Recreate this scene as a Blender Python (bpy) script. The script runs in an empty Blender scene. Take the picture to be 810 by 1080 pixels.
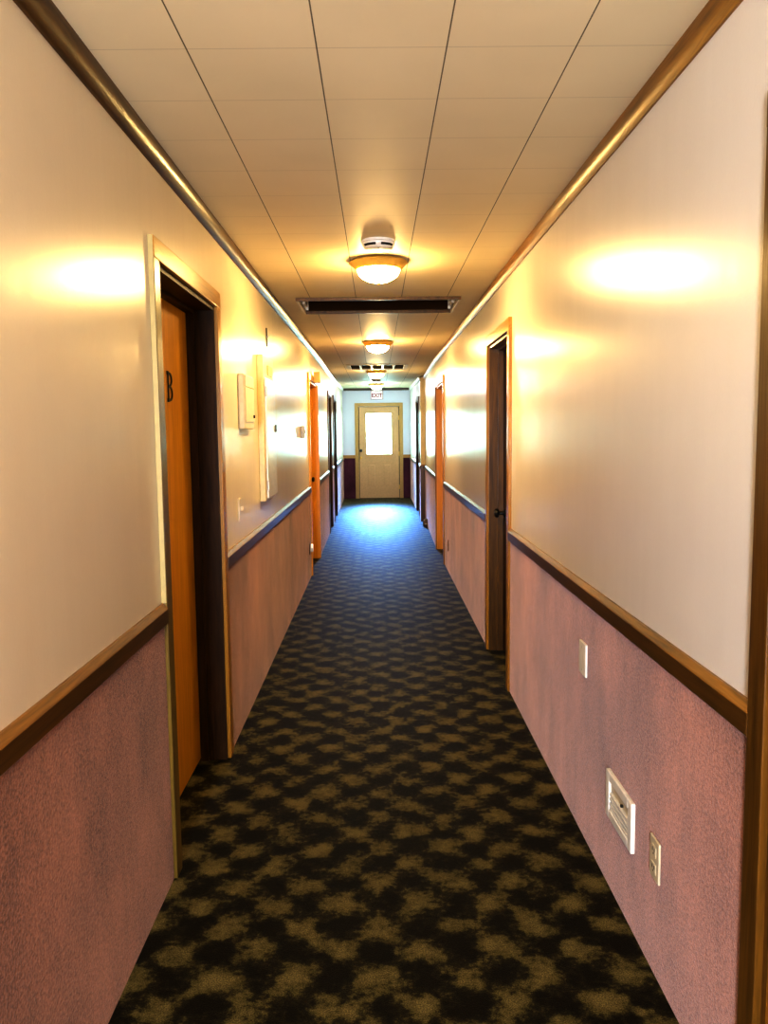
import bpy, bmesh, math, random
from mathutils import Vector, Matrix
random.seed(4)
PI = math.pi
scn = bpy.context.scene
COL = scn.collection

# ------------------------------------------------------------------ materials
def new_mat(name):
    m = bpy.data.materials.new(name); m.use_nodes = True
    nt = m.node_tree; nt.nodes.clear()
    out = nt.nodes.new('ShaderNodeOutputMaterial')
    b = nt.nodes.new('ShaderNodeBsdfPrincipled')
    nt.links.new(b.outputs[0], out.inputs[0])
    return m, nt, b
def N(nt, kind, **kw):
    n = nt.nodes.new(kind)
    for k, v in kw.items():
        if k in n.inputs: n.inputs[k].default_value = v
        else: setattr(n, k, v)
    return n
def math_(nt, op, a, b=None, clamp=False):
    n = nt.nodes.new('ShaderNodeMath'); n.operation = op; n.use_clamp = clamp
    for i, v in enumerate((a, b)):
        if v is None: continue
        if isinstance(v, (int, float)): n.inputs[i].default_value = v
        else: nt.links.new(v, n.inputs[i])
    return n.outputs[0]
def mix_(nt, fac, a, b, mode='MIX'):
    n = nt.nodes.new('ShaderNodeMix'); n.data_type = 'RGBA'; n.blend_type = mode
    for sock, v in ((n.inputs[0], fac), (n.inputs[6], a), (n.inputs[7], b)):
        if isinstance(v, (int, float)): sock.default_value = v
        elif isinstance(v, tuple): sock.default_value = (*v, 1)
        else: nt.links.new(v, sock)
    return n.outputs[2]
def coords(nt, scale=(1, 1, 1), obj=True):
    tc = nt.nodes.new('ShaderNodeTexCoord'); mp = nt.nodes.new('ShaderNodeMapping')
    mp.inputs['Scale'].default_value = scale
    nt.links.new(tc.outputs['Object'], mp.inputs[0]); return mp.outputs[0]
def noise(nt, vec, scale, detail=2, rough=.5, dist=0):
    n = N(nt, 'ShaderNodeTexNoise', Scale=scale, Detail=detail, Roughness=rough, Distortion=dist)
    nt.links.new(vec, n.inputs['Vector']); return n.outputs['Fac']
def ramp(nt, fac, stops):
    r = nt.nodes.new('ShaderNodeValToRGB'); e = r.color_ramp.elements
    while len(e) < len(stops): e.new(.5)
    for el, (p, c) in zip(e, stops): el.position = p; el.color = (*c, 1)
    nt.links.new(fac, r.inputs[0]); return r.outputs[0]
def bump(nt, b, h, strength, dist=.01):
    n = N(nt, 'ShaderNodeBump', Strength=strength, Distance=dist)
    nt.links.new(h, n.inputs['Height']); nt.links.new(n.outputs[0], b.inputs['Normal'])

def flat(name, col, rough=.5, metal=0, spec=.5, var=.06):
    m, nt, b = new_mat(name)
    n = noise(nt, coords(nt), 35, 3)
    lo = tuple(c * (1 - var) for c in col); hi = tuple(min(1, c * (1 + var)) for c in col)
    nt.links.new(ramp(nt, n, [(.3, lo), (.7, hi)]), b.inputs['Base Color'])
    b.inputs['Roughness'].default_value = rough; b.inputs['Metallic'].default_value = metal
    b.inputs['Specular IOR Level'].default_value = spec
    return m

def paint(name, col, rough=.26):
    m, nt, b = new_mat(name)
    v = coords(nt)
    n = noise(nt, v, 3.0, 3)
    nt.links.new(ramp(nt, n, [(.3, tuple(c * .96 for c in col)), (.75, col)]), b.inputs['Base Color'])
    b.inputs['Roughness'].default_value = rough
    b.inputs['Specular IOR Level'].default_value = .5
    # roller stipple plus gentle vertical waviness of the panelling
    w = noise(nt, coords(nt, (1, 3, .25)), 2.2, 2)
    st = noise(nt, v, 120, 2)
    bump(nt, b, math_(nt, 'ADD', math_(nt, 'MULTIPLY', w, .7), math_(nt, 'MULTIPLY', st, .09)), .22, .010)
    return m

def wood(name, dark, light, rough=.3, axis='z', scale=1.0, spec=.5):
    m, nt, b = new_mat(name)
    b.inputs['Specular IOR Level'].default_value = spec
    s = {'z': (14, 14, .9), 'y': (14, .9, 14), 'x': (.9, 14, 14)}[axis]
    v = coords(nt, tuple(k * scale for k in s))
    n = noise(nt, v, 2.2, 5, .6, 1.2)
    fine = noise(nt, coords(nt, tuple(k * 4 for k in s)), 3, 2)
    f = math_(nt, 'ADD', math_(nt, 'MULTIPLY', n, .75), math_(nt, 'MULTIPLY', fine, .25))
    nt.links.new(ramp(nt, f, [(.3, dark), (.68, light)]), b.inputs['Base Color'])
    b.inputs['Roughness'].default_value = rough
    bump(nt, b, fine, .12, .003)
    return m

def wall_carpet(name, col):
    m, nt, b = new_mat(name)
    v = coords(nt)
    big = noise(nt, coords(nt, (1, 1, .6)), 3.2, 4, .6)
    fine = noise(nt, v, 130, 3, .8)
    streak = noise(nt, coords(nt, (1, 18, .5)), 2, 2)
    f = math_(nt, 'ADD', math_(nt, 'MULTIPLY', big, .40), math_(nt, 'ADD', math_(nt, 'MULTIPLY', fine, .55), math_(nt, 'MULTIPLY', streak, .05)))
    nt.links.new(ramp(nt, f, [(.38, tuple(c * .42 for c in col)), (.5, col), (.62, tuple(min(1, c * 1.55) for c in col))]), b.inputs['Base Color'])
    b.inputs['Roughness'].default_value = .85
    b.inputs['Specular IOR Level'].default_value = .25
    b.inputs['Sheen Weight'].default_value = .6; b.inputs['Sheen Roughness'].default_value = .28; b.inputs['Sheen Tint'].default_value = (1, .80, .80, 1)
    bump(nt, b, fine, .5, .006)
    return m

def floor_carpet():
    m, nt, b = new_mat('patterned_floor_carpet')
    v = coords(nt)
    # staggered lattice of leafy clumps, broken up by noise
    wob = N(nt, 'ShaderNodeTexNoise', Scale=6.0, Detail=3.0, Roughness=.6); nt.links.new(v, wob.inputs['Vector'])
    off = N(nt, 'ShaderNodeVectorMath', operation='MULTIPLY_ADD')
    nt.links.new(wob.outputs['Color'], off.inputs[0]); off.inputs[1].default_value = (.13, .13, 0); nt.links.new(v, off.inputs[2])
    sx = N(nt, 'ShaderNodeSeparateXYZ'); nt.links.new(off.outputs[0], sx.inputs[0])
    k = 2 * PI / .23
    a = math_(nt, 'SINE', math_(nt, 'MULTIPLY', sx.outputs[0], k))
    c = math_(nt, 'SINE', math_(nt, 'MULTIPLY', sx.outputs[1], k))
    lat = math_(nt, 'MULTIPLY', a, c)
    cl = noise(nt, v, 11, 4, .65)
    edge = noise(nt, v, 42, 3, .7)
    f = math_(nt, 'ADD', math_(nt, 'MULTIPLY', lat, .15), math_(nt, 'ADD', math_(nt, 'MULTIPLY', cl, .65), math_(nt, 'MULTIPLY', edge, .35)))
    base = ramp(nt, f, [(.40, (.008, .006, .003)), (.49, (.020, .016, .007)), (.56, (.085, .070, .023)), (.68, (.15, .122, .047))])
    sp = noise(nt, v, 260, 2, .8)
    nt.links.new(mix_(nt, 1.0, base, ramp(nt, sp, [(.36, (.35, .35, .35)), (.64, (1.7, 1.65, 1.5))]), 'MULTIPLY'), b.inputs['Base Color'])
    b.inputs['Roughness'].default_value = .6
    b.inputs['Specular IOR Level'].default_value = .06
    b.inputs['Sheen Weight'].default_value = .2; b.inputs['Sheen Roughness'].default_value = .12; b.inputs['Sheen Tint'].default_value = (1, .9, .75, 1)
    bump(nt, b, math_(nt, 'ADD', math_(nt, 'MULTIPLY', sp, .6), math_(nt, 'MULTIPLY', f, .6)), .5, .006)
    return m

def ceiling_tiles():
    m, nt, b = new_mat('ceiling_tiles')
    v = coords(nt)
    s = N(nt, 'ShaderNodeSeparateXYZ'); nt.links.new(v, s.inputs[0])
    def seam(sock, off, per, w):
        f = math_(nt, 'FRACT', math_(nt, 'DIVIDE', math_(nt, 'ADD', sock, off), per))
        d = math_(nt, 'MULTIPLY', math_(nt, 'ABSOLUTE', math_(nt, 'SUBTRACT', f, .5)), per)
        return math_(nt, 'LESS_THAN', math_(nt, 'SUBTRACT', per / 2, d), w)
    lx = seam(s.outputs[0], 3.07 + .444, .3075, .0017)
    ly = seam(s.outputs[1], 2.97 * 3 - 2.004, .297, .0013)
    fi = noise(nt, v, 240, 2, .7)
    n = noise(nt, v, 2.2, 2)
    col = ramp(nt, n, [(.3, (.76, .66, .46)), (.7, (.82, .71, .50))])
    col = mix_(nt, math_(nt, 'MULTIPLY', ly, .4), col, (.30, .24, .16))
    col = mix_(nt, math_(nt, 'MULTIPLY', lx, .9), col, (.10, .075, .04))
    nt.links.new(col, b.inputs['Base Color'])
    b.inputs['Roughness'].default_value = .5
    b.inputs['Specular IOR Level'].default_value = .12
    bump(nt, b, math_(nt, 'SUBTRACT', math_(nt, 'MULTIPLY', fi, .25), math_(nt, 'MAXIMUM', lx, ly)), .25, .004)
    return m

def emissive(name, col, strength):
    m, nt, b = new_mat(name)
    n = noise(nt, coords(nt), 3, 1)
    c = ramp(nt, n, [(.2, tuple(k * .95 for k in col)), (.8, col)])
    nt.links.new(c, b.inputs['Emission Color']); b.inputs['Emission Strength'].default_value = strength
    b.inputs['Base Color'].default_value = (.8, .8, .8, 1)
    b.inputs['Roughness'].default_value = .3
    return m

M = {}
M['paint'] = paint('cream_gloss_paint', (.78, .70, .56))
M['paint_right'] = paint('cool_lit_gloss_paint', (.77, .73, .67))  # wall paint made cooler: daylight on the right wall put into its colour
M['paint_end'] = paint('blue_lit_end_paint', (.72, .77, .95), .35)  # blue ambient light at the far end put into the wall colour
M['wains'] = wall_carpet('mauve_wall_carpet', (.32, .145, .088))
M['wains_end'] = wall_carpet('plum_wall_carpet', (.11, .03, .055))
M['carpet'] = floor_carpet()
M['ceil'] = ceiling_tiles()
M['trim'] = wood('stained_oak_trim', (.08, .034, .005), (.34, .155, .02), .35, 'y')
M['trim_shaded'] = wood('shaded_oak_trim', (.035, .016, .003), (.13, .060, .010), .3, 'y')  # darker trim oak: shade of rail fronts and left crown in the colour
M['trim_end'] = wood('honey_oak_trim_across', (.35, .17, .04), (.55, .30, .09), .35, 'x')
M['honey'] = wood('honey_oak', (.26, .115, .014), (.50, .25, .03), .28)
M['honey_across'] = wood('honey_oak_header', (.30, .14, .018), (.56, .30, .04), .28, 'y')
M['olive'] = wood('shaded_olive_casing', (.09, .055, .008), (.24, .16, .03), .3)  # dimmer copy of the casing wood, shade on the near leg painted in
M['slab'] = wood('amber_oak_door', (.55, .235, .008), (.80, .40, .02), .3)
M['orange'] = wood('bright_amber_jamb', (.70, .30, .010), (.90, .46, .03), .35)
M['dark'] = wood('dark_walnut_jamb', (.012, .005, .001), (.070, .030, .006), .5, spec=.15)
M['brown'] = wood('brown_oak_jamb', (.05, .022, .003), (.17, .080, .010), .3)
M['casing_edge'] = flat('painted_casing_edge', (.50, .40, .17), .4)
M['tan_shadow'] = flat('shaded_tan_metal', (.22, .16, .07), .6)
M['black'] = flat('black_iron', (.006, .006, .007), .35, 0)
M['steel'] = flat('worn_steel', (.45, .42, .36), .3, .9)
M['beige'] = flat('beige_enamel', (.62, .52, .32), .4)
M['panel'] = flat('grey_white_enamel', (.72, .73, .76), .25)
M['panel_edge'] = flat('beige_enamel_edge', (.60, .48, .26), .35)
M['white'] = flat('white_plastic', (.84, .82, .76), .35)
M['ivory'] = flat('ivory_plastic', (.66, .58, .42), .35)
M['slot'] = flat('shadowed_slot', (.02, .018, .014), .7)
M['door_paint'] = flat('tan_door_paint', (.70, .46, .24), .4)
M['door_paint_dark'] = flat('tan_door_frame_paint', (.54, .34, .12), .4)
M['brass'] = flat('antique_brass', (.85, .58, .16), .38, .55)
M['hatch'] = flat('dark_brown_shaft', (.040, .018, .006), .9, 0, .1)
M['grey'] = flat('grey_rubber', (.16, .13, .12), .7)
M['tan_box'] = flat('tan_plastic', (.60, .42, .12), .4)
M['red'] = flat('exit_red', (.26, .008, .04), .6)
M['glow'] = emissive('lit_glass_bowl', (1.0, .72, .31), 145)
M['glow_cool'] = emissive('lit_cool_glass_bowl', (.80, .88, 1.0), 170)
M['day'] = emissive('daylit_frosted_pane', (.52, .98, .98), 14)
M['sign'] = emissive('lit_sign_face', (1.0, .93, .96), .25)
M['night'] = emissive('night_light_lens', (1.0, .85, .6), .5)

# ------------------------------------------------------------------ mesh helpers
def box(bm, x0, x1, y0, y1, z0, z1, bev=0):
    m = Matrix.Translation(((x0+x1)/2, (y0+y1)/2, (z0+z1)/2)) @ Matrix.Diagonal((abs(x1-x0), abs(y1-y0), abs(z1-z0), 1))
    r = bmesh.ops.create_cube(bm, size=1, matrix=m)
    if bev:
        es = list({e for v in r['verts'] for e in v.link_edges})
        bmesh.ops.bevel(bm, geom=es, offset=bev, segments=2, affect='EDGES', profile=.6)
def lathe(bm, prof, n=40, axis='z', org=(0, 0, 0), close=True):
    rings = []
    for r, h in prof:
        ring = []
        for i in range(n):
            a = 2*PI*i/n; p = (r*math.cos(a), r*math.sin(a), h)
            if axis == 'x': p = (p[2], p[0], p[1])
            if axis == 'y': p = (p[0], p[2], p[1])
            ring.append(bm.verts.new(Vector(p) + Vector(org)))
        rings.append(ring)
    for a, b in zip(rings, rings[1:]):
        for i in range(n):
            bm.faces.new((a[i], a[(i+1) % n], b[(i+1) % n], b[i]))
    if close:
        bm.faces.new(rings[0][::-1]); bm.faces.new(rings[-1])
def prism(bm, p0, p1, thick, z0, z1):
    """wall slab between plan points; thick > 0 grows to the left of p0->p1"""
    p0, p1 = Vector(p0), Vector(p1); d = (p1-p0).normalized(); n = Vector((-d.y, d.x))*thick
    pl = [p0, p1, p1+n, p0+n]
    lo = [bm.verts.new((p.x, p.y, z0)) for p in pl]; hi = [bm.verts.new((p.x, p.y, z1)) for p in pl]
    bm.faces.new(lo[::-1]); bm.faces.new(hi)
    for i in range(4): bm.faces.new((lo[i], lo[(i+1) % 4], hi[(i+1) % 4], hi[i]))
def sweep(bm, pts, side, prof):
    """profile (d, z) swept along a plan polyline, d to the left (side=1) or right (-1), mitred"""
    pts = [Vector(p) for p in pts]; rows = []
    for i, p in enumerate(pts):
        ds = []
        if i > 0: ds.append((pts[i]-pts[i-1]).normalized())
        if i < len(pts)-1: ds.append((pts[i+1]-pts[i]).normalized())
        ns = [Vector((-d.y, d.x))*side for d in ds]
        n = ns[0] if len(ns) == 1 else (ns[0]+ns[1])/(1+ns[0].dot(ns[1]))
        rows.append([bm.verts.new((p.x+n.x*d, p.y+n.y*d, z)) for d, z in prof])
    k = len(prof)
    for a, b in zip(rows, rows[1:]):
        for i in range(k): bm.faces.new((a[i], a[(i+1) % k], b[(i+1) % k], b[i]))
    bm.faces.new(rows[0]); bm.faces.new(rows[-1][::-1])
def build(name, bm, mat, parent=None, smooth=False):
    bmesh.ops.recalc_face_normals(bm, faces=bm.faces)
    me = bpy.data.meshes.new(name); bm.to_mesh(me); bm.free()
    for m in (mat if isinstance(mat, (list, tuple)) else [mat]): me.materials.append(m)
    if smooth:
        for p in me.polygons: p.use_smooth = True
        try: me.set_sharp_from_angle(angle=math.radians(40))
        except Exception: pass
    o = bpy.data.objects.new(name, me); COL.objects.link(o)
    if parent: o.parent = parent
    return o
def bmnew(): return bmesh.new()
def tag(o, label=None, cat=None, group=None, kind=None):
    if label: o['label'] = label
    if cat: o['category'] = cat
    if group: o['group'] = group
    if kind: o['kind'] = kind
    return o
def empty(name, loc, rz=0):
    o = bpy.data.objects.new(name, None); COL.objects.link(o)
    o.location = loc; o.rotation_euler = (0, 0, rz); o.empty_display_size = .1
    return o
def copy_tree(o, parent=None):
    c = o.copy(); COL.objects.link(c); c.parent = parent
    for ch in [k for k in COL.objects if k.parent == o]: copy_tree(ch, c)
    return c
def bx(name, mat, parent, *a, bev=0):
    bm = bmnew(); box(bm, *a, bev=bev); return build(name, bm, mat, parent)

# ------------------------------------------------------------------ plan of the hallway (x across, y along, z up)
XL, XR, YB, YE = -.704, .743, -2.6, 18.1
ZC, ZE = 2.385, 2.46               # ceiling near / at the far wall
LEFT = [(XL, YB), (XL, 9.6), (-.762, YE)]
RIGHT = [(XR, YB), (XR, 10.2), (.79, 13.33), (.722, 13.33), (.722, 13.5), (XR, 14.1), (XR, YE)]
def at(poly, y):
    for (x0, y0), (x1, y1) in zip(poly, poly[1:]):
        if y1 > y0 and y0 <= y <= y1: return x0 + (x1-x0)*(y-y0)/(y1-y0)
    return poly[-1][0]
def span(poly, y0, y1):
    return [(at(poly, y0), y0)] + [p for p in poly if y0 < p[1] < y1] + [(at(poly, y1), y1)]
ZO = 2.03                          # door opening height
CW, CT = .068, .018                # casing width, thickness
L_OPEN = [(2.640, 3.575), (8.37, 9.50), (11.87, 12.70), (13.50, 14.38)]
R_OPEN = [(.60, 1.475), (4.53, 5.36), (8.97, 10.10), (14.25, 15.15)]

def wall(name, poly, opens, side, label, mat):
    bm = bmnew(); t = .16*side; y = YB
    for a, b in opens + [(YE, None)]:
        pts = span(poly, y, a)
        for p, q in zip(pts, pts[1:]): prism(bm, p, q, t, 0, 2.62)
        if b is not None:
            prism(bm, (at(poly, a), a), (at(poly, b), b), t, ZO, 2.62)
            y = b
    o = build(name, bm, mat); tag(o, label, 'wall', kind='structure')
    y = YB; bm = bmnew()
    for a, b in opens + [(YE, None)]:
        pts = span(poly, y, a - (CW if b else 0))
        sweep(bm, pts, -side, [(0, 0), (.006, 0), (.006, .872), (0, .872)])
        if b: y = b + CW
    w = build('wainscot', bm, M['wains'], o)
    return o
wl = wall('wall_left', LEFT, L_OPEN, 1, 'glossy cream left hallway wall with mauve carpeted lower half', M['paint'])
wr = wall('wall_right', RIGHT, R_OPEN, -1, 'glossy right hallway wall, paint cooled for daylight, with mauve carpeted lower half', M['paint_right'])
bx('post_face', M['brown'], wr, .712, .789, 13.318, 13.324, 0, .875)['label'] = 'lower face of the wall corner, coloured dark brown for shade'  # shade on the corner's wainscot painted as a dark wood face

bx('post_face', M['beige'], wr, .714, .789, 13.318, 13.326, .938, ZC-.02)['label'] = 'beige upper face of the wall corner'
# chair rails and crown mouldings
RAILP = [(0, .870), (.018, .870), (.020, .873), (.020, .918), (.018, .922), (.007, .937), (0, .937)]
tn = [0]
def trim(pts, side, prof, mat, label, smooth=False):
    tn[0] += 1; bm = bmnew(); sweep(bm, pts, side, prof)
    return tag(build('trim_%d' % tn[0], bm, mat, smooth=smooth), label, 'trim', kind='structure')
words_l = ['left chair rail nearest the camera, before the door lettered B', 'left chair rail between the lettered door and the second left door',
           'left chair rail between the second and third left doors', 'short left chair rail between the third and fourth left doors', 'left chair rail from the fourth left door to the end wall']
words_r = ['right chair rail behind the nearest right casing', 'right chair rail nearest the camera, above the floor register', 'right chair rail between the two nearer right doors',
           'right chair rail wrapping the projecting wall corner', 'right chair rail from the last right door to the end wall']
for poly, opens, side, words in ((LEFT, L_OPEN, -1, words_l), (RIGHT, R_OPEN, 1, words_r)):
    y = YB
    for i, (a, b) in enumerate(opens + [(YE, None)]):
        t_ = trim(span(poly, y, a - (CW - .004 if b else 0)), side, RAILP, [M['trim_shaded'], M['trim']], words[i])
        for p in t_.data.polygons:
            if p.normal.z > .3: p.material_index = 1  # upward faces take the lighter oak, as if lit
        if b: y = b + CW - .004
def crown(d, z):
    return [(0, z-.054), (.006, z-.054), (d*.35, z-.050), (d*.62, z-.041), (d*.84, z-.028), (d*.96, z-.014), (d, z-.001), (d, z+.03), (0, z+.03)]
trim([(XL, YB), (XL, 9.6), (at(LEFT, 13.5), 13.5)], -1, crown(.036, ZC), M['trim_shaded'], 'stained oak crown moulding along the left wall', True)  # shaded oak colour, as this side faces away from the light
trim([(XR, YB), (XR, 10.2), (.79, 13.32)], 1, crown(.026, ZC), M['trim'], 'stained oak crown moulding along the right wall', True)
# far stretch follows the rising ceiling
def crown_slope(p, q, side, d, label):
    tn[0] += 1; bm = bmnew(); sweep(bm, [p, q], side, crown(d, ZC))
    L = q[1]-p[1]
    for v in bm.verts: v.co.z += (ZE-ZC)*max(0, (v.co.y-13.5)/(YE-13.5))
    tag(build('trim_%d' % tn[0], bm, M['white'], smooth=True), label, 'trim', kind='structure')  # white colour stands in for glare on the far mouldings
crown_slope((at(LEFT, 13.5), 13.5), (at(LEFT, YE), YE), -1, .03, 'crown moulding paled for glare, on the left near the exit door')
crown_slope((.722, 13.5), (XR, YE), 1, .022, 'crown moulding paled for glare, on the right near the exit door')

# floor, ceiling, end and back walls
bm = bmnew(); box(bm, -1.15, 1.2, YB-.2, YE+.2, -.1, 0)
tag(build('floor', bm, M['carpet']), 'dark hallway floor carpet with olive leafy pattern', 'floor', kind='structure')

HX0, HX1, HY0, HY1 = -.525, .565, 5.555, 6.20       # return-air shaft
GX0, GX1, GY0, GY1 = -.372, .398, 10.95, 11.72      # slotted grille
def zc(y): return ZC if y <= 13.5 else ZC + (ZE-ZC)*(y-13.5)/(YE+.2-13.5)
bm = bmnew()
X0, X1 = -.95, 1.0
def cq(x0, x1, y0, y1):
    vs = [bm.verts.new(p) for p in ((x0, y0, zc(y0)), (x0, y1, zc(y1)), (x1, y1, zc(y1)), (x1, y0, zc(y0)))]
    bm.faces.new(vs)
for (x0, x1, y0, y1) in ((X0, X1, YB-.2, HY0), (X0, HX0, HY0, HY1), (HX1, X1, HY0, HY1), (X0, X1, HY1, GY0), (X0, GX0, GY0, GY1),
                         (GX1, X1, GY0, GY1), (X0, X1, GY1, 13.5), (X0, X1, 13.5, YE+.2)): cq(x0, x1, y0, y1)
ce = build('ceiling', bm, M['ceil'])
for p in ce.data.polygons:
    if p.normal.z > 0: p.flip()
tag(ce, 'off white square tile ceiling with dark lengthwise seams', 'ceiling', kind='structure')

# end wall with an exit door
DX0, DX1 = -.412, .497
DC = (DX0+DX1)/2
bm = bmnew()
box(bm, -1.1, DX0, YE, YE+.15, 0, 2.62); box(bm, DX1, 1.1, YE, YE+.15, 0, 2.62); box(bm, DX0, DX1, YE, YE+.15, 2.05, 2.62)
we = tag(build('wall_end', bm, M['paint_end']), 'end wall tinted pale blue for daylight, around the exit door', 'wall', kind='structure')
bm = bmnew(); box(bm, -.762, DX0-.08, YE-.008, YE, 0, .905); box(bm, DX1+.08, .743, YE-.008, YE, 0, .905)
build('wainscot', bm, M['wains_end'], we)['label'] = 'dark plum carpeted lower wall'
for a, b, w in ((-.762, DX0-.08, 'left'), (DX1+.08, .743, 'right')):
    tn[0] += 1; bm = bmnew(); box(bm, a, b, YE-.022, YE, .905, .975, .004)
    tag(build('trim_%d' % tn[0], bm, M['trim_end']), 'honey oak chair rail %s of the exit door' % w, 'trim', kind='structure')
tn[0] += 1
bm = bmnew(); box(bm, -.735, .72, YE-.02, YE, ZE-.055, ZE-.005, .004)
tag(build('trim_%d' % tn[0], bm, M['grey']), 'dark trim strip under the ceiling above the exit door', 'trim', kind='structure')

d = tag(empty('door_9', (DC, YE, 0)), 'tan panelled exit door with a bright frosted window', 'door', kind='structure')
W2 = (DX1-DX0)/2
for s in (-1, 1):
    bx('door_casing', M['door_paint_dark'], d, s*W2, s*(W2+.082), -.024, .02, 0, 2.128, bev=.004)
bx('door_casing', M['door_paint_dark'], d, -W2-.082, W2+.082, -.026, .02, 2.055, 2.13, bev=.004)
# slab: stiles and rails around window and two raised panels (local x, y depth, z)
wx0, wx1, wz0, wz1 = -.250-DC, .328-DC, .985, 1.905
bm = bmnew()
fy0, fy1 = .012, .055
S0, S1 = -W2+.012, W2-.012
box(bm, S0, wx0, fy0, fy1, .01, 2.045); box(bm, wx1, S1, fy0, fy1, .01, 2.045)
box(bm, wx0, wx1, fy0, fy1, wz1, 2.045); box(bm, wx0, wx1, fy0, fy1, .80, wz0)
box(bm, wx0, wx1, fy0, fy1, .01, .24); box(bm, -.065, .065, fy0, fy1, .24, .80)
sl = build('door_panel', bm, M['door_paint'], d)
for px0, px1 in ((wx0, -.065), (.065, wx1)):
    bm = bmnew(); box(bm, px0, px1, .024, .05, .24, .80); box(bm, px0+.035, px1-.035, .014, .03, .285, .755, .008)
    build('raised_panel', bm, M['door_paint'], sl)
bm = bmnew()
for a in ((wx0-.02, wx0+.012, wz0-.02, wz1+.02), (wx1-.012, wx1+.02, wz0-.02, wz1+.02), (wx0, wx1, wz0-.02, wz0+.012), (wx0, wx1, wz1-.012, wz1+.02)):
    box(bm, a[0], a[1], .002, .03, a[2], a[3], .004)
build('window_frame', bm, M['door_paint'], sl)
bx('window_pane', M['day'], sl, wx0, wx1, .03, .036, wz0, wz1)
bm = bmnew(); lathe(bm, [(.03, .012), (.03, .004), (.012, .0), (.012, -.03), (.026, -.036), (.030, -.05), (.022, -.064), (.006, -.067)], 20, 'y', (-.365-DC, 0, 1.075)); build('door_knob', bm, M['black'], d, True)
bm = bmnew(); lathe(bm, [(.027, .012), (.027, -.006), (.02, -.012), (.008, -.013)], 20, 'y', (-.365-DC, 0, .915)); build('deadbolt', bm, M['brass'], d, True)
for z in (.25, 1.0, 1.8):
    bm = bmnew(); lathe(bm, [(.008, -.05), (.008, .05)], 12, 'z', (W2-.006, .006, z)); build('hinge', bm, M['brass'], d, True)
bx('threshold', M['brown'], d, -W2, W2, -.02, .15, 0, .012)
bx('door_backing', M['slot'], d, -W2, W2, .06, .07, 0, 2.06)

# back wall behind the camera with a glowing window added for light
bm = bmnew()
box(bm, -1.0, -.45, YB-.15, YB, 0, 2.62); box(bm, .45, 1.0, YB-.15, YB, 0, 2.62); box(bm, -.45, .45, YB-.15, YB, 0, .95); box(bm, -.45, .45, YB-.15, YB, 2.05, 2.62)
tag(build('wall_back', bm, M['paint']), 'cream wall behind the camera with an added window', 'wall', kind='structure')
w = tag(empty('fill_window', (0, YB, .95)), 'unseen window added behind the camera to light the hall', 'window', kind='structure')
bm = bmnew()
for a in ((-.45, -.40, 0, 1.1), (.40, .45, 0, 1.1), (-.40, .40, 0, .05), (-.40, .40, 1.05, 1.1), (-.40, .40, .53, .57)): box(bm, a[0], a[1], -.1, -.03, a[2], a[3])
build('window_frame', bm, M['white'], w)
M['fill_pane'] = emissive('glowing_back_pane', (.92, .95, 1.0), 5)  # glowing pane added out of view to light the hall
bx('window_pane', M['fill_pane'], w, -.42, .42, -.085, -.08, .02, 1.08)

# ------------------------------------------------------------------ side doors
def letter_B():
    """flat iron letter B, y = width (0..), z = height, cut as strokes"""
    bm = bmnew(); t0, t1 = 0, .004; Hh = .112; s = .0075
    box(bm, t0, t1, .008, .008+s, 0, Hh)                     # stem
    for z in (0, Hh-.010, Hh/2-.004): box(bm, t0, t1, 0 if z != Hh/2-.004 else .01, .034, z, z+.010)
    box(bm, t0, t1, -.002, .022, -.004, .004); box(bm, t0, t1, -.002, .022, Hh-.004, Hh+.004)
    for zc_, r in ((Hh*.27, Hh*.27), (Hh*.755, Hh*.245)):    # bowls
        n = 14
        for i in range(n):
            a0, a1 = -PI/2+PI*i/n, -PI/2+PI*(i+1)/n
            vs = []
            for x in (t0, t1):
                for a, rr in ((a0, r), (a1, r), (a1, r-s), (a0, r-s)):
                    vs.append(bm.verts.new((x, .034+math.cos(a)*rr*1.3, zc_+math.sin(a)*rr)))
            q = vs
            for f in ((0, 1, 2, 3), (7, 6, 5, 4), (0, 4, 5, 1), (1, 5, 6, 2), (2, 6, 7, 3), (3, 7, 4, 0)): bm.faces.new([q[k] for k in f])
    return bm

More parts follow.
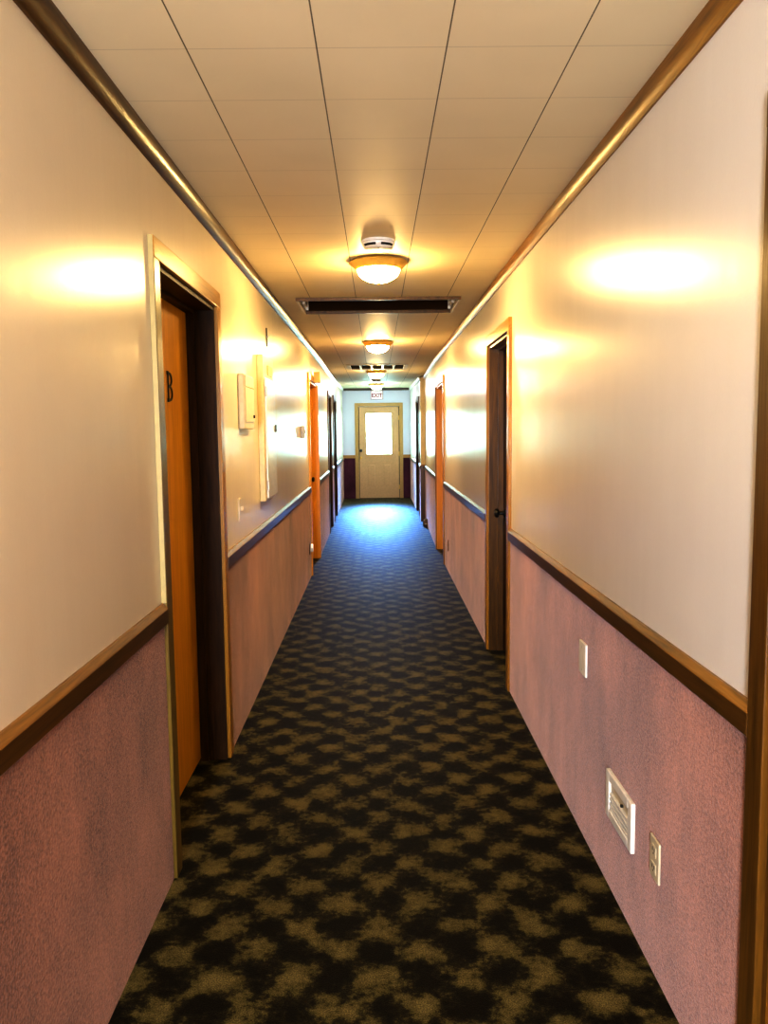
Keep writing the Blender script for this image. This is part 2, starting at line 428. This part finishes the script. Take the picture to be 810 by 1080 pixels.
def side_door(n, poly, op, side, label, jamb, slab, casing, header, knob=None, letter=False, rec=.10, edge=None):
    """local +x points into the hall, local y along it (left) or back along it (right)"""
    a, b = op; w = b-a; c = (a+b)/2
    xa, xb = at(poly, a), at(poly, b); ang = math.atan2(-(xb-xa), b-a)
    d = empty('door_%d' % n, ((xa+xb)/2, c, 0), ang + (0 if side > 0 else PI))
    tag(d, label, 'door', kind='structure')
    h = w/2
    for s in (-1, 1):
        bx('door_casing', M['olive'] if edge and s == -side else M[casing], d, -.002, CT, s*h, s*(h+CW), 0, ZO+.002, bev=.003)
        if edge and s == -side:
            bx('painted_edge', M['casing_edge'], d, .0005, CT-.002, s*(h+CW-.001), s*(h+CW+.0015), .938, ZO+CW)['label'] = 'cream painted outer edge'
    bx('door_casing', M[header], d, -.002, CT+.001, -h-CW, h+CW, ZO, ZO+CW, bev=.003)
    j = bmnew(); jt = .018
    box(j, -.155, .002, -h, -h+jt, 0, ZO); box(j, -.155, .002, h-jt, h, 0, ZO); box(j, -.155, .002, -h, h, ZO-jt, ZO)
    st = rec-.035
    box(j, -rec, -st, -h+jt, -h+jt+.012, 0, ZO-jt); box(j, -rec, -st, h-jt-.012, h-jt, 0, ZO-jt); box(j, -rec, -st, -h+jt, h-jt, ZO-jt-.012, ZO-jt)
    build('door_jamb', j, M[jamb], d)
    p = bx('door_panel', M[slab], d, -rec-.045, -rec-.001, -h+jt+.003, h-jt-.003, .012, ZO-jt-.003, bev=.002)
    if knob is not None:
        ky = knob*(h-.085)
        bm = bmnew(); lathe(bm, [(.031, -.002), (.031, .006), (.012, .012), (.011, .034), (.024, .040), (.029, .052), (.024, .064), (.008, .069)], 22, 'x', (-rec, ky, .94))
        build('door_knob', bm, M['black'], d, True)
    if letter:
        L = build('door_letter', letter_B(), M['black'], d); L.location = (-rec, .085, 1.612); L['label'] = 'black metal letter B'
    return d
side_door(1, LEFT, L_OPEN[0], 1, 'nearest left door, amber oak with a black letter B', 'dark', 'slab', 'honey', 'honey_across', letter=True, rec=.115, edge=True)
side_door(2, LEFT, L_OPEN[1], 1, 'second left door, with bright amber jamb under a tan box', 'orange', 'slab', 'orange', 'honey_across', knob=1)
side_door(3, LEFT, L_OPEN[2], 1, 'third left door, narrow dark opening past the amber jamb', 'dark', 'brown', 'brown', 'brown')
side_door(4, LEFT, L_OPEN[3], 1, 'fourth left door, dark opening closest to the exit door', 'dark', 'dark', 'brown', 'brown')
side_door(5, RIGHT, R_OPEN[0], -1, 'nearest right door, only its brown casing shows at the photo edge', 'brown', 'slab', 'brown', 'brown', rec=.10)
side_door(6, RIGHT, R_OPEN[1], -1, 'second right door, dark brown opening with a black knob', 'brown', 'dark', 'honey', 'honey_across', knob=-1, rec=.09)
side_door(7, RIGHT, R_OPEN[2], -1, 'third right door, with bright amber jamb', 'orange', 'slab', 'honey', 'honey_across', knob=1)
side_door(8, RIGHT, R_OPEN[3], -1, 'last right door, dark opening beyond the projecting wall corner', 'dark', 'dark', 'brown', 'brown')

# ------------------------------------------------------------------ ceiling fixtures
def ceiling_light():
    r = empty('ceiling_light', (0, 0, 0))
    bm = bmnew(); lathe(bm, [(.10, 0), (.140, -.002), (.153, -.010), (.155, -.016), (.146, -.024), (.134, -.034), (.124, -.046), (.116, -.050), (.108, -.046), (.10, -.03)], 56)
    build('rim', bm, M['brass'], r, True)
    bm = bmnew(); pr = [(.108, -.040)]
    for i in range(1, 12):
        a = PI/2*i/12; pr.append((.112*math.cos(a)+.001, -.045-.070*math.sin(a)))
    lathe(bm, pr + [(.004, -.116)], 48)
    build('glass_bowl', bm, M['glow'], r, True)['label'] = 'glowing white glass bowl'
    bm = bmnew(); lathe(bm, [(.009, -.113), (.010, -.118), (.006, -.124), (.002, -.127)], 16)
    build('finial', bm, M['brass'], r, True)
    return r
LT = [('brass rimmed ceiling light nearest the camera, just beyond the smoke detector', 4.38), ('brass rimmed ceiling light second from the camera, beyond the dark ceiling shaft', 8.20),
      ('brass rimmed ceiling light just beyond the slotted ceiling grille', 11.99), ('ceiling light farthest away, in front of the exit sign', 15.75)]
p0 = ceiling_light()
for i, (lb, y) in enumerate(LT):
    o = p0 if i == 0 else copy_tree(p0)
    o.location = (.018 if i < 2 else -.002, y, zc(y)); tag(o, lb, 'ceiling light', 'ceiling lights along the hallway')
    if i == 3:
        for ch in COL.objects:
            if ch.parent == o and ch.name.startswith('glass_bowl'):
                ch.material_slots[0].link = 'OBJECT'; ch.material_slots[0].material = M['glow_cool']

def smoke_detector():
    r = empty('smoke_detector', (0, 0, 0))
    bm = bmnew(); lathe(bm, [(.082, 0), (.082, -.010), (.078, -.013)], 48); build('base', bm, M['white'], r, True)
    bm = bmnew(); lathe(bm, [(.076, -.012), (.076, -.020), (.068, -.034), (.05, -.041), (.01, -.043)], 48); build('cover', bm, M['white'], r, True)
    for s in (-1, 1):
        bm = bmnew()
        for k in range(9):
            a = -PI/2 + s*(.22+.10*k)
            m = Matrix.Rotation(a, 4, 'Z') @ Matrix.Translation((.0735, 0, -.026)) @ Matrix.Rotation(.5, 4, 'Y') @ Matrix.Diagonal((.004, .0066, .010, 1))
            bmesh.ops.create_cube(bm, size=1, matrix=m)
        build('vent_slot', bm, M['slot'], r)['label'] = 'dark vent slot'
    bm = bmnew(); lathe(bm, [(.004, -.041), (.004, -.046)], 12, 'z', (.0, -.045, .004)); build('test_button', bm, M['slot'], r)
    return r
s0 = smoke_detector(); s0.location = (.017, 3.94, ZC)
tag(s0, 'white round smoke detector on the ceiling in front of the nearest light', 'smoke detector', 'smoke detectors')
s1 = copy_tree(s0); s1.location = (-.002, 14.2, zc(14.2)); tag(s1, 'small white smoke detector on the ceiling before the farthest light', 'smoke detector', 'smoke detectors')

# dark recessed shaft with a wooden frame and white louvred ends
v = tag(empty('ceiling_vent', ((HX0+HX1)/2, (HY0+HY1)/2, ZC)), 'wide dark recessed ceiling shaft with brown wooden frame', 'ceiling vent')
hw, hd, dp = (HX1-HX0)/2, (HY1-HY0)/2, .30
bm = bmnew()
box(bm, -hw, hw, hd, hd+.02, 0, dp); box(bm, -hw, hw, -hd-.02, -hd, 0, dp); box(bm, -hw-.02, -hw, -hd, hd, 0, dp); box(bm, hw, hw+.02, -hd, hd, 0, dp); box(bm, -hw-.02, hw+.02, -hd-.02, hd+.02, dp, dp+.02)
build('shaft', bm, M['hatch'], v)
bx('frame', M['brown'], v, -hw-.012, hw+.012, -hd-.016, -hd+.004, -.020, .02, bev=.003)
bx('frame', M['brown'], v, -hw-.012, hw+.012, hd-.004, hd+.016, -.012, .012, bev=.003)
for s in (-1, 1): bx('end_frame', M['ivory'], v, s*(hw-.002), s*(hw+.016), -hd, hd, -.014, .012, bev=.003)
for s in (-1, 1):
    bm = bmnew(); box(bm, s*(hw-.001), s*(hw-.004), -hd+.03, hd-.03, .015, dp-.02)
    for k in range(8):
        z = .03+.032*k; box(bm, s*(hw-.004), s*(hw-.018), -hd+.04, hd-.04, z, z+.014)
    for yy in (-hd+.02, 0, hd-.04): box(bm, s*(hw-.003), s*(hw-.022), yy, yy+.022, .012, dp-.02)
    build('louvre', bm, M['white'], v)['label'] = 'white louvred end of the shaft'
# slotted grille
g = tag(empty('ceiling_vent', ((GX0+GX1)/2, (GY0+GY1)/2, ZC)), 'small ceiling grille with dark cells divided by pale bars', 'ceiling vent')
gw, gd = (GX1-GX0)/2, (GY1-GY0)/2
bm = bmnew()
box(bm, -gw-.02, -gw, -gd, gd, 0, .16); box(bm, gw, gw+.02, -gd, gd, 0, .16); box(bm, -gw, gw, gd, gd+.02, 0, .16); box(bm, -gw, gw, -gd-.02, -gd, 0, .16); box(bm, -gw, gw, -gd, gd, .16, .18)
build('shaft', bm, flat('olive_shadow', (.10, .075, .02), .6), g)
bm = bmnew()
for s in (-1, 1): box(bm, s*(gw-.02), s*(gw+.03), -gd-.03, gd+.03, -.010, .006, .003); box(bm, -gw, gw, s*(gd-.01), s*(gd+.03), -.010, .006, .003)
build('frame', bm, M['ivory'], g)
for k in (1, 2, 3, 4):
    x = -gw + 2*gw*k/5
    bx('divider', M['white'], g, x-.012, x+.012, -gd, gd, -.008, .13)

# exit sign under the ceiling at the end wall
e = tag(empty('exit_sign', (.005, YE-.14, zc(YE)-.02)), 'white lit exit sign with red letters above the exit door', 'exit sign')
bm = bmnew(); box(bm, -.135, .135, -.035, .035, -.235, -.045, .008); build('housing', bm, M['white'], e)
bm = bmnew(); box(bm, -.11, .11, -.04, .04, -.055, .022, .006); build('canopy', bm, M['white'], e)
f = bx('sign_face', M['sign'], e, -.128, .128, -.0385, -.034, -.228, -.052)
bm = bmnew()
for a in ((-.135, -.124, -.235, -.045), (.124, .135, -.235, -.045), (-.135, .135, -.235, -.226), (-.135, .135, -.054, -.045)): box(bm, a[0], a[1], -.043, -.034, a[2], a[3])
build('sign_border', bm, flat('mauve_border', (.45, .22, .30), .5), e)
cu = bpy.data.curves.new('exit_text', 'FONT'); cu.body = 'EXIT'; cu.size = .125; cu.align_x = 'CENTER'; cu.extrude = .001; cu.offset = .004
to = bpy.data.objects.new('exit_text', cu); COL.objects.link(to)
dg = bpy.context.evaluated_depsgraph_get(); me = bpy.data.meshes.new_from_object(to.evaluated_get(dg))
COL.objects.unlink(to); bpy.data.objects.remove(to)
me.materials.clear(); me.materials.append(M['red'])
t = bpy.data.objects.new('sign_lettering', me); COL.objects.link(t); t.parent = e; t.location = (0, -.0405, -.190); t.rotation_euler = (PI/2, 0, 0); t.scale = (.9, 1, 1)
t['label'] = 'red letters reading EXIT'

# ------------------------------------------------------------------ wall fittings
def wall_thing(name, side, y, z, label, cat, group=None, lift=0):
    """local +x out of the wall, local y along it"""
    poly = LEFT if side > 0 else RIGHT
    o = empty(name, (at(poly, y)+side*lift, y, z), 0 if side > 0 else PI)
    return tag(o, label, cat, group)
# left wall
o = wall_thing('control_box', 1, 4.28, 1.645, 'beige control box on the left wall just past the lettered door', 'wall box')
bx('housing', M['beige'], o, 0, .034, -.15, .15, -.14, .14, bev=.006)
bx('lid', M['beige'], o, .034, .040, -.142, .142, .075, .132, bev=.002)
bx('front_cover', M['beige'], o, .034, .039, -.142, .142, -.105, .071, bev=.002)
bx('button', M['slot'], o, .038, .046, .10, .118, -.082, -.066)
o = wall_thing('breaker_panel', 1, 5.05, 1.51, 'tall pale metal breaker panel on the left wall, bottom above the chair rail', 'breaker panel')
bx('cabinet', M['panel_edge'], o, 0, .036, -.245, .245, -.435, .435, bev=.004)
bx('door', M['panel'], o, .036, .046, -.19, .235, -.42, .30, bev=.003)
bx('label_plate', M['tan_box'], o, .036, .040, -.05, .16, .325, .385)
bx('latch', M['slot'], o, .046, .052, .20, .215, -.02, .025)
for z in (-.34, .22):
    bm = bmnew(); lathe(bm, [(.006, z-.03), (.006, z+.03)], 10, 'z', (.046, -.19, 0)); build('hinge', bm, M['steel'], o)
o = wall_thing('wall_bracket', 1, 5.27, 2.095, 'thin dark metal bracket high on the left wall above the breaker panel', 'bracket')
bx('plate', M['slot'], o, 0, .005, -.012, .012, -.058, .058)
bx('hook', M['steel'], o, .004, .016, -.006, .006, -.004, .008)
o = wall_thing('thermostat', 1, 7.52, 1.49, 'small grey beige thermostat on the left wall before the second door', 'thermostat')
bx('body', M['white'], o, 0, .036, -.045, .045, -.055, .055, bev=.005)
bx('dial_window', M['grey'], o, .036, .038, -.025, .025, -.012, .022)
def plate(o, mat, w=.035, h=.057):
    bx('faceplate', M[mat], o, .004, .011, -w, w, -h, h, bev=.003)
o = wall_thing('light_switch', 1, 4.075, 1.097, 'cream painted light switch low on the left wall beside the lettered door', 'light switch')
bx('faceplate', M['paint'], o, 0, .008, -.036, .036, -.058, .058, bev=.003); bx('toggle', M['ivory'], o, .006, .020, -.006, .006, -.004, .016, bev=.002)
def outlet(o, mat):
    plate(o, mat)
    for z in (-.024, .024):
        bm = bmnew(); box(bm, .010, .0125, -.017, .017, z-.014, z+.014, .001); r = build('receptacle', bm, M['ivory'], o)
        bm = bmnew()
        for y in (-.007, .007): box(bm, .0115, .0132, y-.0014, y+.0014, z-.002, z+.008)
        box(bm, .0115, .0132, -.002, .002, z-.010, z-.006); build('slots', bm, M['slot'], r)
o = wall_thing('wall_outlet', 1, 8.08, .315, 'small outlet low on the left carpeted wall before the second door', 'outlet', lift=.004); outlet(o, 'brown')
o = wall_thing('night_light', 1, 8.08, .315, 'tiny pale night light plugged into the left wall outlet', 'night light', lift=.018)
bx('body', M['white'], o, 0, .028, -.025, .025, -.03, .012, bev=.006); bx('lens', M['night'], o, .004, .026, -.02, .02, .012, .05, bev=.008)
o = wall_thing('signal_box', 1, 8.95, 2.085, 'small tan box mounted on the head of the second left door', 'wall box', lift=CT+.001)
bx('housing', M['tan_box'], o, 0, .068, -.06, .06, -.058, .058, bev=.005)
bx('front_grille', M['beige'], o, .068, .072, -.045, .045, -.042, .042)
# right wall
o = wall_thing('blank_wall_plate', -1, 2.835, .660, 'white blank plate on the right carpeted wall under the chair rail', 'wall plate', lift=.004)
bx('faceplate', M['white'], o, 0, .010, -.046, .046, -.060, .060, bev=.004)
for z in (-.042, .042):
    bm = bmnew(); lathe(bm, [(.003, .010), (.0025, .0115)], 10, 'x', (0, 0, z)); build('screw', bm, M['steel'], o)
o = wall_thing('floor_register', -1, 2.368, .320, 'white louvred heating register low on the right wall', 'heating register', lift=.005)
bm = bmnew(); W_, H_ = .130, .076
for a in ((-W_, -W_+.034, -H_, H_), (W_-.034, W_, -H_, H_), (-W_+.034, W_-.034, H_-.030, H_), (-W_+.034, W_-.034, -H_, -H_+.028)): box(bm, 0, .014, a[0], a[1], a[2], a[3], .0035)
build('frame', bm, M['white'], o)
bx('back_plate', M['tan_shadow'], o, 0, .003, -W_+.02, W_-.02, -H_+.02, H_-.02)
bx('upper_plate', M['ivory'], o, .003, .006, -W_+.034, W_-.034, .014, H_-.03)
for k in range(4):
    z = -.042+.0165*k
    bx('louvre', M['white'], o, .003, .012, -W_+.040, W_-.040, z-.0045, z+.0035, bev=.001)
bx('damper_lever', M['slot'], o, .005, .014, .026, .034, .020, .027)
o = wall_thing('wall_outlet', -1, 2.053, .333, 'ivory duplex outlet on the right wall beside the heating register', 'outlet', lift=.004); outlet(o, 'ivory')
o = wall_thing('wall_outlet', -1, 8.42, .285, 'faint outlet far down the right carpeted wall before the third door', 'outlet', lift=.004); outlet(o, 'wains')
# doorstop on the floor before the projecting corner
o = tag(empty('doorstop', (.745, 12.55, 0)), 'small grey rubber doorstop on the floor against the right wall', 'doorstop')
bm = bmnew(); lathe(bm, [(.040, 0), (.043, .012), (.040, .08), (.032, .115), (.015, .128), (.004, .130)], 24); 
build('body', bm, M['grey'], o, True)
bm = bmnew(); lathe(bm, [(.044, .03), (.0455, .036), (.0455, .05), (.044, .056)], 24); build('band', bm, M['steel'], o, True)

# ------------------------------------------------------------------ lights, world
def area(name, loc, target, sx, sy, power, col, spread=PI):
    l = bpy.data.lights.new(name, 'AREA'); l.shape = 'RECTANGLE'; l.size = sx; l.size_y = sy; l.energy = power; l.color = col; l.spread = spread
    o = bpy.data.objects.new(name, l); COL.objects.link(o); o.location = loc
    o.rotation_euler = (Vector(target)-Vector(loc)).to_track_quat('-Z', 'Y').to_euler(); return o
area('window_daylight', (DC-.02, YE-.28, 1.5), (DC-.02, 14.9, 0.0), .56, .85, 60, (.15, .41, 1.0), math.radians(43))
area('back_fill_light', (-.45, YB+.6, 1.35), (.75, 2.6, 1.75), .4, 1.0, 155, (.84, .88, 1.0))  # unseen cool lamp added behind the camera, aimed at the right wall
wd = bpy.data.worlds.new('world'); scn.world = wd; wd.use_nodes = True
wd.node_tree.nodes['Background'].inputs[0].default_value = (.9, .8, .65, 1); wd.node_tree.nodes['Background'].inputs[1].default_value = .05

# ------------------------------------------------------------------ camera
F_PX = 850.0
pitch, yaw, roll = -.098715, .007409, -.011581
fw = Vector((math.sin(yaw)*math.cos(pitch), math.cos(yaw)*math.cos(pitch), math.sin(pitch)))
rt = Vector((math.cos(yaw), -math.sin(yaw), 0)); up = rt.cross(fw)
R_ = math.cos(roll)*rt + math.sin(roll)*up; U_ = -math.sin(roll)*rt + math.cos(roll)*up
cam = bpy.data.cameras.new('camera'); cam.sensor_fit = 'AUTO'; cam.sensor_width = 36; cam.lens = F_PX/1080*36; cam.clip_start = .02
co = bpy.data.objects.new('camera', cam); COL.objects.link(co)
co.matrix_world = Matrix(((R_.x, U_.x, -fw.x, 0), (R_.y, U_.y, -fw.y, 0), (R_.z, U_.z, -fw.z, 1.48), (0, 0, 0, 1)))
scn.camera = co
scn.view_settings.view_transform = 'Standard'
scn.view_settings.look = 'None'
scn.view_settings.exposure = 0.72
scn.view_settings.gamma = 0.70
scn.cycles.max_bounces = 8; scn.cycles.diffuse_bounces = 4; scn.cycles.glossy_bounces = 4
scn.cycles.caustics_reflective = False; scn.cycles.caustics_refractive = False
scn.cycles.sample_clamp_indirect = 6
